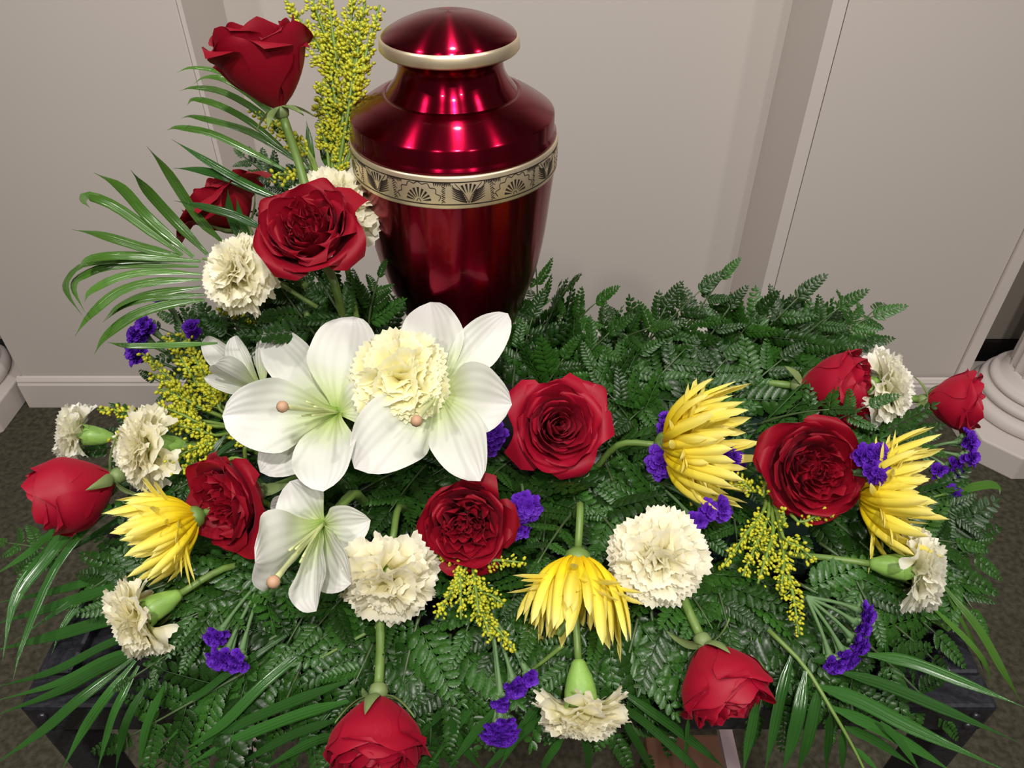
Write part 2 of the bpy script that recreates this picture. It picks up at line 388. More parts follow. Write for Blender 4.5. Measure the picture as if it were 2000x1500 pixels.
def rose(label, base, axis, R, roll=0, style='swirl', seed=1, matl=None, openness=1., tall=1., stemto=None, guard=.42, bend=.05, close=0):
    rg = random.Random(seed); W = frame(base, axis, roll, R); r = root('red_rose', label, 'flower', W, None); matl = matl or RED
    G = 2.39996
    lay = [(.98, 1.22, 1.12, guard, .03, 5), (.86, 1.36, 1.1, guard*.55, .03, 5), (.72, 1.42, 1.0, .17, .035, 5)]
    if style == 'quartered':
        lay += [(.60, 1.36, .75, .08, .10, 5)]
        cen = [(.24, .04), (-.20, .16), (-.05, -.24)]
        for cx, cy in cen:
            for q, rt in enumerate((.34, .27, .20, .14, .08)):
                for i in range(3):
                    part('petal', rose_petal(i*2.1+q*.9+rg.random(), rt, 1.30-.02*q, 1.15, .06, .16, rg, cx, cy, base=.05), matl, r)
    elif style == 'ruffled':
        lay += [(.62, 1.34, .65, .12, .14, 6), (.50, 1.30, .6, .10, .2, 6)]
        for cx, cy in ((.19, .03), (-.17, -.03)):
            for q, rt in enumerate((.30, .235, .17, .11, .06)):
                for i in range(3):
                    part('petal', rose_petal(i*2.1+q*.7+rg.random(), rt, 1.28-.015*q, 1.1, .10, .22, rg, cx, cy, base=.05), matl, r)
    else:
        lay += [(.58, 1.42, .95, .10, .05, 4), (.45, 1.40, 1.0, .06, .05, 4), (.33, 1.36, 1.1, .04, .05, 3), (.22, 1.33, 1.3, .03, .04, 3), (.13, 1.31, 1.7, .02, .03, 2), (.06, 1.29, 2.4, .0, .02, 1)]
    ph = rg.random()*6
    for li, (rt, h, hw, cu, rf, n) in enumerate(lay):
        for i in range(n):
            a = ph + 2*pi*i/n + li*.63 + rg.uniform(-.12, .12)
            part('petal', rose_petal(a, rt*(1+(openness-1)*(rt)), h*tall*rg.uniform(.95, 1.04), hw*1.02, cu*rg.uniform(.6, 1.4), rf, rg, point=.05 if li < 2 else 0, close=close*(rt+.1)), matl, r)
    # calyx and sepals
    m = M(); m.lathe([(.0, -.30), (.09, -.30), (.17, -.24), (.20, -.12), (.17, .0), (.10, .03), (0, .04)], 14); part('calyx', m, SEPAL, r)
    for i in range(5):
        a = i*2*pi/5+rg.random()*.5; L = rg.uniform(.7, 1.0); dr = rg.uniform(-.35, .5); m = M()
        def fn(uu, v, a=a, L=L, dr=dr):
            u = uu*2-1; wd = .15*(1-v)**.7*(.6+.8*sin(pi*min(v*2, 1)*.5)); rad = .14+L*v*.75
            z = -.05 + (.55*v*v if dr > 0 else -.15*v-.3*v*v)*L
            return (rad*cos(a)-u*wd*sin(a), rad*sin(a)+u*wd*cos(a), z+.05*u*u)
        m.grid(fn, 4, 8); part('sepal', m, SEPAL, r)
    stem(r, W, Vector(base)-.28*R*Vector(axis), axis, .0031, None, stemto, bend=bend)

def RS(px, py, h, axis, Rpx, **k):
    """rose whose bloom is centred on that pixel"""
    c = P(px, py, h); d = (c-CP).dot(FWD); R = Rpx*d/1500
    return c - Vector(axis)*R*k.get('tall', 1)*.75, axis, R
def addrose(label, px, py, h, ax, Rpx, **k):
    a = AX(*ax); b, a, R = RS(px, py, h, a, Rpx, **k); rose(label, b, a, R, **k)

addrose('tall red rose upright on a green stem at the top left of the urn', 516, 122, .50, (-.24, .88, .34), 80, style='quartered', seed=11, tall=1.4, stemto=P(640, 520, .53), guard=.16, openness=1.12, roll=.4, bend=.03)
addrose('dark red rose half hidden behind palm leaflets left of the urn', 436, 400, .565, (-.55, .75, .25), 72, style='swirl', seed=12, stemto=P(600, 560, .57), bend=.03)
addrose('open red rose facing out in front of the cream carnation beside the urn', 606, 455, .50, (-.05, .42, .9), 84, style='quartered', seed=13, stemto=P(690, 700, .62), guard=.30, bend=.03)
addrose('red rose with a spiral centre right of the white lilies', 1090, 832, .085, (.12, .10, 1), 76, style='swirl', seed=14, matl=REDB, guard=.35)
addrose('dark red rose with a tightly ruffled face in the middle of the arrangement', 910, 1022, .085, (0, -.05, 1), 78, style='ruffled', seed=15, guard=.22)
addrose('large red rose with a quartered face left of the violet statice', 1583, 915, .090, (.03, .02, 1), 86, style='quartered', seed=16, guard=.25)
addrose('red rose lying on its side below the cream carnation at the back right', 1636, 757, .085, (.80, -.05, .5), 76, style='swirl', seed=17, matl=REDB, guard=.12, tall=1.15, close=.12)
addrose('small red rose at the far right in front of the column', 1868, 785, .080, (.82, -.06, .40), 60, style='swirl', seed=18, matl=REDB, guard=.15, tall=1.1, close=.05)
addrose('red rosebud lying at the far left with its stem to the right', 141, 964, .070, (-.78, -.34, .38), 86, style='swirl', seed=19, matl=REDB, guard=.10, tall=1.15, close=.22)
addrose('red rose turned to the left between the yellow mum and the lilies', 452, 978, .085, (-.55, -.15, .80), 82, style='ruffled', seed=20, guard=.35)
addrose('red rose hanging head down over the front edge of the stand', 735, 1440, .030, (.05, -.74, .55), 100, style='swirl', seed=21, matl=REDB, guard=.16, tall=.98, close=.10, stemto=P(742, 1190, .05), bend=.02)
addrose('red rose hanging down right below the pale carnation', 1410, 1334, .040, (.28, -.72, .55), 94, style='swirl', seed=22, matl=REDB, guard=.14, tall=1.05, close=.16, stemto=P(1320, 1120, .05), bend=.02)

# ------------------------------------------------------------------ carnations
def carn_petals(matl):
    out = []
    for s in range(6):
        rg = random.Random(100+s); k = rg.choice((2, 2.5, 3)); ph = rg.random()*6; am = rg.uniform(.05, .10); m = M(); cv = rg.uniform(.1, .5); teeth = rg.choice((9, 11, 13))
        def fn(uu, v):
            u = uu*2-1; R = 1+.032*(1 if int(round(uu*26)) % 2 else -1)*sm(.8, 1, v)+.05*sin(3*u+ph)
            rr = R*v; th = u*.80*(.25+.75*sm(.2, .9, v))
            rip = am*sm(.35, 1, v)*sin(k*u*2.2+ph) + .035*sm(.6, 1, v)*sin(11*u+ph*2)
            z = rr*cos(th)*(1-.10*v); x = rr*sin(th)*.95; y = rip + cv*v*v*v*.55
            return (x, y, z)
        m.grid(fn, 26, 8); out.append(m.mesh('carnation_petal', matl))
    return out
CPM = {id(x): carn_petals(x) for x in (CREAM, CREAMW, CREAMY)}
def carnation(label, px, py, h, ax, Rpx, matl=None, seed=0, amax=88, full=1., calyx=True, stemto=None, flat=1.):
    matl = matl or CREAM; rg = random.Random(seed); a = AX(*ax); c = P(px, py, h); d = (c-CP).dot(FWD); R = Rpx*d/1500
    b = c - a*R*.38; W = frame(b, a, rg.random()*6, R); r = root('cream_carnation', label, 'flower', W)
    for al, n, sc in ((amax, 9, 1.0), (amax*.80, 9, .97), (amax*.62, 9, .93), (amax*.45, 8, .88), (amax*.28, 6, .84), (amax*.20, 6, .74), (amax*.08, 6, .72)):
        n = int(n*full)
        for i in range(n):
            t = 2*pi*i/n+rg.uniform(-.25, .25)+al; aa = math.radians(al+rg.uniform(-8, 8)); s = sc*rg.uniform(.92, 1.08)
            mt = Matrix.Rotation(t, 4, 'Z') @ Matrix.Rotation(-aa, 4, 'X') @ Matrix.Rotation(rg.uniform(-.5, .5), 4, 'Z') @ Matrix.Diagonal((s*rg.choice((-1, 1)), s, s*flat, 1))
            link('petal', rg.choice(CPM[id(matl)]), r, mt)
    m = M(); m.lathe([(0, -.80), (.09, -.80), (.14, -.74), (.16, -.68), (.24, -.50), (.29, -.25), (.30, -.05), (.24, .02), (.1, .05)], 16, rmod=lambda q, k: 1+.06*sin(5*q)*(k > 4)); part('calyx', m, CALYX, r)
    m = M()
    for i in range(5):
        q = i*2*pi/5
        def fn(uu, v, q=q):
            u = (uu*2-1)*.5*(1-v)**.8; rad = .30+.07*v; return (rad*cos(q+u), rad*sin(q+u), -.12+.26*v)
        m.grid(fn, 3, 3)
    part('calyx_teeth', m, CALYX, r)
    stem(r, W, Vector(b)-.78*R*a, a, .0024, STEM, stemto, bend=.03)

carnation('cream carnation behind the red rose against the side of the urn', 652, 372, .56, (.0, .65, .6), 106, seed=1, stemto=P(700, 640, .58))
carnation('pale carnation left of the open red rose near the urn', 444, 528, .53, (-.50, .10, .70), 88, seed=2, matl=CREAM, stemto=P(600, 620, .57))
carnation('butter yellow carnation resting on the white lily in front of the urn', 777, 740, .145, (0, .12, 1), 106, seed=3, matl=CREAMY, full=1.15)
carnation('small pale carnation at the far left above the red rosebud', 135, 848, .075, (-.85, .1, .30), 68, seed=4, matl=CREAMW, amax=62)
carnation('wide pale carnation below the goldenrod at the left', 260, 880, .085, (-.72, -.05, .62), 90, seed=5, matl=CREAM, amax=80)
carnation('pale carnation with a green calyx above the front left of the stand', 250, 1218, .055, (-.68, -.38, .45), 90, seed=6, matl=CREAM, amax=72)
carnation('big cream carnation just below the lowest lily', 748, 1156, .075, (-.02, -.55, .72), 112, seed=7, matl=CREAM, amax=86)
carnation('big cream carnation facing out beside the drooping yellow mum', 1292, 1098, .080, (.02, -.05, 1), 104, seed=8, matl=CREAM, full=1.1)
carnation('cream carnation hanging head down at the front centre', 1140, 1420, .030, (.05, -.88, .36), 106, seed=9, matl=CREAM, amax=80, stemto=P(1090, 1240, .05), flat=.85)
carnation('white carnation between the two red roses at the back right', 1752, 760, .080, (.72, .0, .40), 84, seed=10, matl=CREAMW, amax=80)
carnation('white carnation seen from the side at the lower right edge', 1812, 1115, .060, (.80, -.05, .30), 88, seed=11, matl=CREAMW, amax=68)

# ------------------------------------------------------------------ lilies
def lily(label, thr, petals, pist=None, seed=0, back=None, scale=1., cup=.25):
    """thr = (px,py,h) of the throat; each petal = (tip px, py, h, width px, lift)"""
    T0 = P(*thr); d = (T0-CP).dot(FWD); rg = random.Random(seed); axis = back if back is not None else AX(0, 0, 1)
    W = frame(T0, axis, 0, 1); r = root('white_lily', label, 'flower', W)
    for (px, py, h, wp, lift) in petals:
        tip = P(px, py, h); wd = wp*d/1500/2; side = (tip-T0).cross(axis*.35+AX(0, 0, 1)*.65).normalized(); L = (tip-T0).length
        c1 = T0+(tip-T0)*.30+axis*L*lift; c2 = T0+(tip-T0)*.72+axis*L*lift*.9; ph = rg.random()*6
        m = M(); nn = lambda t: t
        def fn(uu, v, T0=T0, c1=c1, c2=c2, tip=tip, side=side, wd=wd, L=L, ph=ph):
            u = uu*2-1; a = (1-v); p = T0*a**3+c1*3*a*a*v+c2*3*a*v*v+tip*v**3
            t = ((c1-T0)*3*a*a+(c2-c1)*6*a*v+(tip-c2)*3*v*v).normalized(); n = side.cross(t).normalized()
            if n.dot(axis) < 0: n = -n
            ww = wd*(.16+.84*sm(0, .55, v))*max(0, 1-max(0, (v-.48)/.52)**2.1)**.72
            return p + side*u*ww + n*(cup*ww*(u*u) - .10*ww*math.exp(-(u*5)**2)) + n*ww*.10*sin(4.5*v*3+ph+u*2)*abs(u)
        m.grid(fn, 12, 18); part('petal', m, LILY, r, W)
    if pist:
        tp = P(*pist); m = M(); mid = T0.lerp(tp, .5)+axis*.004
        m.tube(crv([T0-axis*.002, mid, tp], 8), [.0014]*5+[.0013, .0014, .0016, .0018], 8); part('pistil', m, STAMEN, r, W)
        m = M(); dr = (tp-mid).normalized(); m.tube([tp-dr*.001, tp+dr*.0015, tp+dr*.004, tp+dr*.006], [.0018, .0034, .0036, .0015], 9); part('stigma', m, STIGMA, r, W)
        for i in range(5):
            a = i*1.3; s = tp.lerp(T0, .38)+side_off(axis, a, .005); m = M(); m.tube(crv([T0, T0.lerp(s, .5)+axis*.002, s], 6), [.0008]*7, 5); part('stamen', m, STAMEN, r, W)
    m = M(); e = T0-axis*.035; m.tube(crv([T0+axis*.001, T0-axis*.012, e, Vector((e.x, e.y+.03, TABLE+.02))], 10), [.003]*4+[.0035]*7, 8); part('stem', m, STEM, r, W)
def side_off(axis, a, q):
    x = axis.orthogonal().normalized(); y = axis.cross(x); return x*cos(a)*q+y*sin(a)*q

lily('large open white lily with its pistil to the left between bud and carnation', (660, 806, .115),
     [(512, 640, .135, 100, .02), (690, 618, .155, 140, .18), (752, 772, .135, 88, .10), (632, 960, .125, 116, .22), (508, 922, .10, 104, .08), (434, 812, .145, 138, .20)], pist=(556, 795, .175), seed=1)
lily('white lily beneath the butter yellow carnation in front of the urn', (858, 768, .115),
     [(700, 690, .12, 90, .06), (840, 590, .155, 128, .12), (992, 612, .150, 92, .12), (692, 915, .125, 140, .10), (938, 940, .125, 104, .12), (1000, 790, .145, 136, .20)], pist=(815, 820, .175), seed=2)
lily('lowest white lily opening to the lower left below the red rose', (632, 1022, .085),
     [(566, 940, .11, 112, .10), (724, 1016, .10, 90, .16), (686, 1140, .10, 110, .10), (618, 1194, .10, 96, .12), (498, 1098, .12, 150, .16), (528, 990, .08, 90, .05)], pist=(537, 1133, .145), seed=3, back=AX(-.45, -.45, .8))
lily('half open lily bud left of the large lily', (515, 765, .10),
     [(398, 662, .115, 52, .10), (458, 656, .14, 46, .22), (418, 712, .15, 52, .16), (398, 738, .13, 40, .06), (528, 634, .135, 34, .06), (505, 632, .12, 30, -.02)], seed=4, back=AX(-.35, .35, .8), cup=.6)

# ------------------------------------------------------------------ chrysanthemums
def mum_meshes():
    out = []
    for s in range(6):
        rg = random.Random(300+s); bend = (-.30, -.12, .05, .20, .35, .5)[s]; tw = rg.uniform(-.25, .25); m = M()
        def fn(uu, v):
            u = uu*2-1; w = .066*(.45+.55*sm(0, .5, v))*max(0, 1-max(0, (v-.72)/.28)**2.2)**.5
            z = v; y = bend*v*v + .10*sin(v*3+s)*v; q = tw*v
            return (u*w*cos(q)+.04*sin(v*2.5+s*2)*v, y+w*.9*(u*u-.5)+u*w*sin(q), z*(1-.12*abs(bend)))
        m.grid(fn, 5, 10); out.append(m.mesh('mum_petal', MUM))
    return out
MM = mum_meshes()
def mum(label, bx, by, h, ax, Lpx, seed=0, amax=85, n=95, amin=0):
    rg = random.Random(seed); a = AX(*ax); b = P(bx, by, h); d = (b-CP).dot(FWD); R = Lpx*d/1500
    W = frame(b, a, rg.random()*6, R); r = root('yellow_chrysanthemum', label, 'flower', W)
    for i in range(n):
        q = (i+.5)/n; al = math.radians(amax)*math.sqrt(q) if True else 0; t = i*2.39996
        al *= rg.uniform(.92, 1.08); s = (.70+.30*q)*rg.uniform(.85, 1.1); k = min(5, max(2, int((.2+q*.75)*6+rg.uniform(-1.2, 1.2)))) if q > .5 else rg.choice((3, 4, 5))
        off = .16*q
        mt = Matrix.Rotation(t, 4, 'Z') @ Matrix.Translation((0, off, 0)) @ Matrix.Rotation(-al, 4, 'X') @ Matrix.Rotation(rg.uniform(-.3, .3), 4, 'Z') @ Matrix.Rotation(pi if q > .45 else 0, 4, 'Z') @ Matrix.Scale(s, 4)
        link('petal', MM[k], r, mt)
    m = M(); m.lathe([(0, -.14), (.06, -.14), (.14, -.08), (.18, .02), (.12, .06), (0, .07)], 14); part('calyx', m, STEM, r)
    stem(r, W, Vector(b)-a*R*.12, a, .0026, STEM, None, bend=.03)
mum('yellow mum with petals swept to the left between pale carnation and red rose', 380, 1010, .080, (-.80, -.32, .42), 138, seed=1, amax=58, n=120)
mum('yellow mum with petals fanned to the right among violet statice', 1302, 868, .085, (.84, .05, .45), 165, seed=2, amax=66, n=125)
mum('yellow mum at the right behind the violet statice of the large rose', 1680, 965, .075, (.82, -.02, .45), 155, seed=3, amax=72, n=120)
mum('yellow mum drooping downward under a fern tip at the front centre', 1128, 1092, .075, (-.08, -.82, .45), 165, seed=4, amax=56, n=110)

# ------------------------------------------------------------------ statice
def statice_mesh(s):
    rg = random.Random(500+s); m = M()
    for k in range(5):
        a = k*1.2566+rg.random()*.4; tx, ty = .45*cos(a)*(k > 0), .45*sin(a)*(k > 0); ph = rg.random()*6
        def fn(uu, v):
            q = uu*2*pi; rr = .08+.52*v**1.5; z = .75*v+.08*sin(6*q+ph)*v-.1*v*v
            return (rr*cos(q)*(1+.12*sin(5*q+ph))+tx*v, rr*sin(q)*(1+.12*cos(5*q+ph))+ty*v, z)
        m.grid(fn, 14, 3)
    return m.mesh('statice_floret', PURPLE)
SM = [statice_mesh(s) for s in range(3)]
def statice(label, cl, seed=0, root_px=None, rad=13, depth=.06):
    """cl: list of (px,py,h,axis) path points of the clusters; stems gather at root_px"""
    rg = random.Random(seed); c = P(*cl[0][:3]); W = Matrix.Translation(c); r = root('violet_statice', label, 'flower', W)
    gather = P(*root_px) if root_px else FOAMC(c)
    for (px, py, h, rx, ry, n) in cl:
        cc = P(px, py, h); d = (cc-CP).dot(FWD); q = d/1500; out = (cc-gather).normalized()
        ax0 = (AX(0, 0, 1)*.8+out*.8).normalized()
        for i in range(n):
            t = i*2.4; s = math.sqrt((i+.5)/n); off = RIGHT*cos(t)*s*rx*q + UP*sin(t)*s*ry*q - FWD*(1-s*s)*.006
            ax = (ax0*1.1+off.normalized()*s*.7+Vector((rg.uniform(-.3, .3), rg.uniform(-.3, .3), rg.uniform(-.3, .3)))).normalized()
            p = cc+off; f = W.inverted() @ frame(p-ax*.004, ax, rg.random()*6, rg.uniform(.8, 1.1)*rad*q)
            link('floret', rg.choice(SM), r, f)
        m = M(); b = cc-ax0*.006; mid = gather.lerp(b, .6)
        m.tube(crv([gather, mid+Vector((0, 0, .002)), b], 8), [.0012]*6+[.0016, .0022, .003], 6)
        for k in range(6):
            t = k*1.05; e = cc+(RIGHT*cos(t)*rx+UP*sin(t)*ry)*q*.7-ax0*.004
            m.tube(crv([gather.lerp(b, .7), (b+e)/2-ax0*.004, e], 4), [.0008, .0010, .0014, .0018, .0024], 5)
        part('stalk', m, STAT, r, W)
statice('tall violet statice at the left rising beside the goldenrod', [(262, 690, .10, 16, 20, 10), (268, 655, .11, 20, 20, 12), (282, 635, .12, 16, 12, 7), (372, 640, .11, 12, 18, 6), (318, 583, .13, 10, 6, 3)], 1, (430, 760, .06))
statice('violet statice tucked between the right lily and the spiral rose', [(953, 848, .085, 34, 36, 24)], 2)
statice('violet statice touching the right side of the ruffled rose', [(1025, 992, .085, 32, 26, 20), (1010, 1035, .07, 22, 18, 9)], 3)
statice('violet statice beside the fanned yellow mum', [(1288, 900, .08, 24, 34, 18), (1300, 825, .085, 14, 22, 9), (1428, 895, .07, 26, 22, 14)], 4, (1380, 960, .05))
statice('violet statice just above the facing cream carnation', [(1386, 998, .08, 16, 18, 8), (1414, 995, .08, 14, 18, 8), (1360, 1020, .075, 22, 14, 9)], 5)
statice('violet statice cluster between the large rose and the right yellow mum', [(1705, 890, .11, 34, 22, 18), (1715, 925, .105, 26, 22, 12)], 6)
statice('violet statice at the far right beneath the small rose', [(1896, 862, .07, 12, 20, 7), (1896, 895, .065, 14, 12, 6), (1866, 922, .05, 12, 22, 9), (1864, 975, .045, 10, 20, 7), (1832, 920, .05, 9, 9, 3)], 7, (1790, 880, .05))
statice('violet statice low at the left above the palm leaflets', [(418, 1248, .05, 24, 14, 9), (430, 1292, .045, 30, 20, 15), (462, 1295, .045, 16, 20, 7)], 8, (520, 1120, .05))
statice('violet statice hanging at the front centre left of the hanging carnation', [(980, 1437, .02, 38, 26, 26), (980, 1378, .03, 14, 12, 6), (1008, 1350, .035, 22, 16, 12), (1036, 1327, .04, 9, 9, 4)], 9, (960, 1200, .05))
statice('curved violet statice at the front right above the palm frond', [(1698, 1200, .05, 11, 20, 8), (1690, 1228, .045, 12, 14, 6), (1683, 1262, .04, 18, 16, 9), (1660, 1290, .035, 20, 14, 10), (1632, 1303, .035, 20, 12, 8)], 10, (1575, 1165, .06))

# ------------------------------------------------------------------ goldenrod
ICO = None
def ico():
    t = (1+5**.5)/2; v = [(-1, t, 0), (1, t, 0), (-1, -t, 0), (1, -t, 0), (0, -1, t), (0, 1, t), (0, -1, -t), (0, 1, -t), (t, 0, -1), (t, 0, 1), (-t, 0, -1), (-t, 0, 1)]
    f = [(0, 11, 5), (0, 5, 1), (0, 1, 7), (0, 7, 10), (0, 10, 11), (1, 5, 9), (5, 11, 4), (11, 10, 2), (10, 7, 6), (7, 1, 8), (3, 9, 4), (3, 4, 2), (3, 2, 6), (3, 6, 8), (3, 8, 9), (4, 9, 5), (2, 4, 11), (6, 2, 10), (8, 6, 7), (9, 8, 1)]
    return [Vector(q).normalized() for q in v], f
IV, IF = ico()
def goldenrod(label, base, sprigs, seed=0, bud=3.2, dens=1.75, up=None):
    """sprigs: list of (px,py,h of start, px,py,h of tip, spread px)"""
    rg = random.Random(seed); B = P(*base); W = Matrix.Translation(B); r = root('goldenrod_spray', label, 'flower', W)
    for (ax, ay, ah, bx, by, bh, spread) in sprigs:
        a = P(ax, ay, ah); b = P(bx, by, bh); d = (b-CP).dot(FWD); q = d/1500
        m = M(); m.tube(crv([B, B.lerp(a, .5)+Vector((0, 0, .003)), a, a.lerp(b, .5)+Vector((0, 0, .002)), b], 10), [.0016]*5+[.0012]*3+[.0008]*3, 5); part('branch', m, GOLDS, r, W)
        bm = M(); sm_ = M(); L = (b-a).length; ns = max(4, int(L/q/13*dens)); dirv = (b-a).normalized(); tocam = AX(0, 0, 1)
        for i in range(ns):
            t = (i+.3)/ns; p0 = a.lerp(b, t); wd = spread*q*(1-t**1.6*.85)
            for sd in range(2 if t < .9 else 1):
                ang = rg.random()*2*pi; side = (dirv.cross(tocam)).normalized()*(1 if sd else -1)
                v = (side*rg.uniform(.5, 1)+tocam*rg.uniform(-.2, .6)+dirv*rg.uniform(.3, .9)).normalized()
                ln = wd*rg.uniform(.5, 1.05); e = p0+v*ln; mid = (p0+e)/2+dirv*ln*.1
                sm_.tube([p0, mid, e], [.0005, .0004, .0003], 4)
                nb = max(2, int(ln/q/4.0))
                for k in range(nb):
                    tt = .25+.8*(k+.5)/nb; c = p0.lerp(e, tt)+Vector((rg.gauss(0, 1), rg.gauss(0, 1), rg.gauss(0, 1)))*.0016
                    s = bud*q*rg.uniform(.7, 1.25); up_ = v
                    bm.add([c+(x+up_*x.dot(up_)*.45)*s for x in IV], IF)
        if sm_.v: part('twigs', sm_, GOLDS, r, W)
        o = part('buds', bm, GOLDB, r, W); o['kind'] = 'stuff'
goldenrod('tall goldenrod rising between the top rose and the urn', (650, 420, .58),
    [(640, 130, .575, 560, 0, .57, 26), (650, 120, .58, 600, -30, .575, 32), (660, 150, .57, 640, -20, .57, 30), (680, 150, .565, 690, -20, .56, 40), (690, 170, .56, 715, -10, .555, 34), (700, 170, .56, 742, 10, .555, 20), (680, 220, .56, 700, 80, .56, 40), (660, 240, .57, 640, 90, .57, 40), (650, 260, .57, 620, 160, .57, 28), (660, 310, .57, 655, 200, .57, 34), (690, 280, .565, 705, 160, .56, 26), (640, 300, .57, 620, 215, .57, 26), (600, 290, .56, 490, 215, .56, 22), (600, 300, .56, 560, 280, .56, 14), (670, 340, .57, 665, 250, .57, 22)], 1)
goldenrod('bushy goldenrod spray at the left above the pale carnations', (500, 850, .06),
    [(420, 780, .09, 355, 645, .12, 22), (400, 770, .09, 322, 655, .115, 20), (380, 790, .09, 278, 690, .11, 22), (370, 790, .09, 300, 730, .11, 26), (430, 800, .09, 380, 680, .11, 26), (380, 820, .085, 190, 800, .10, 24), (360, 830, .085, 210, 860, .09, 14), (400, 830, .085, 300, 790, .10, 30), (420, 850, .08, 340, 830, .09, 26), (430, 860, .075, 330, 900, .085, 24), (420, 870, .07, 345, 925, .075, 16), (440, 780, .09, 410, 730, .11, 26), (400, 800, .09, 310, 760, .105, 28)], 2)
goldenrod('goldenrod spray spilling down under the ruffled rose', (920, 1050, .06),
    [(900, 1090, .07, 835, 1085, .075, 16), (930, 1095, .07, 1025, 1100, .07, 16), (910, 1110, .07, 850, 1210, .065, 22), (925, 1120, .07, 935, 1200, .07, 30), (930, 1150, .065, 985, 1180, .065, 26), (935, 1190, .06, 1008, 1275, .055, 20), (930, 1170, .065, 960, 1250, .06, 26), (900, 1110, .07, 900, 1210, .065, 16)], 3)
goldenrod('goldenrod spray hanging below the large quartered rose', (1500, 960, .06),
    [(1490, 1000, .07, 1410, 1110, .065, 18), (1500, 1010, .07, 1450, 1125, .065, 24), (1470, 960, .075, 1430, 930, .08, 26), (1490, 970, .075, 1495, 940, .08, 20), (1510, 1040, .07, 1480, 1140, .065, 24), (1530, 1050, .07, 1595, 1098, .07, 22), (1530, 1080, .065, 1525, 1160, .06, 30), (1540, 1120, .06, 1560, 1238, .05, 24), (1530, 1030, .07, 1530, 1000, .08, 18), (1560, 1020, .07, 1630, 1000, .075, 12)], 4)
goldenrod('small goldenrod tip above the half open lily bud', (530, 640, .10), [(515, 632, .12, 422, 600, .14, 14), (510, 625, .12, 480, 625, .13, 12)], 5)
goldenrod('small curled goldenrod sprig left of the carnation behind the rose', (600, 370, .57), [(580, 345, .56, 520, 345, .56, 12)], 6)
goldenrod('short goldenrod sprig under the lilies by the left red rose', (480, 900, .07), [(480, 870, .08, 450, 850, .085, 14), (440, 900, .07, 385, 905, .075, 18)], 7)

# ------------------------------------------------------------------ ferns
def pinna_mesh(s):
    rg = random.Random(700+s); n = 9; m = M(); bend = (-.10, .06, .16, -.02, .1)[s % 5]; drop = rg.uniform(.02, .14)
    mid = lambda t: Vector((t, bend*t*t, -drop*t*t))
    m.tube([mid(i/6) for i in range(7)], [.012, .011, .010, .009, .008, .006, .003], 4)
    def leaflet(o, dr, L, Wd, nz):
        side = Vector((-dr.y, dr.x, 0)).normalized(); k = 6; v = []; uv = []
        for i in range(k+1):
            t = i/k; w_ = Wd*(sin(pi*min(1, t*.80+.14))**.8); c = o+dr*L*t+Vector((0, 0, nz*sin(pi*t)*.25*L - .18*L*t*t)); tooth = .30*Wd
            if i == k: w_ = .001
            v += [c+side*w_+dr*tooth+Vector((0, 0, -w_*.45)), c, c-side*w_+dr*tooth+Vector((0, 0, -w_*.45))]; uv += [(0, t), (.5, t), (1, t)]
            if i < k:   # saw tooth notch
                c2 = o+dr*L*(t+.62/k)+Vector((0, 0, nz*sin(pi*t)*.25*L-.18*L*t*t)); w2 = w_*.78
                v += [c2+side*w2+Vector((0, 0, -w2*.45)), c2, c2-side*w2+Vector((0, 0, -w2*.45))]; uv += [(0, t), (.5, t), (1, t)]
        rows = len(v)//3; f = []
        for i in range(rows-1):
            a = 3*i; f += [(a, a+1, a+4, a+3), (a+1, a+2, a+5, a+4)]
        m.add(v, f, uv)
    for i in range(n):
        t = .06+.86*i/(n-1); L = .26*(1-t)**.55*(.8+.2*sm(0, .2, t))+.03
        for sg in (-1, 1):
            an = math.radians(rg.uniform(50, 62)); dr = Vector((cos(an), sg*sin(an), rg.uniform(-.12, .12))).normalized()
            leaflet(mid(t+sg*.01), dr, L, min(.066, L*.36), rg.uniform(-.3, .5))
    leaflet(mid(.92), Vector((1, 2*bend, -.1)).normalized(), .13, .025, 0)
    return m.mesh('fern_pinna', [FERN])
FM = [pinna_mesh(s) for s in range(8)]
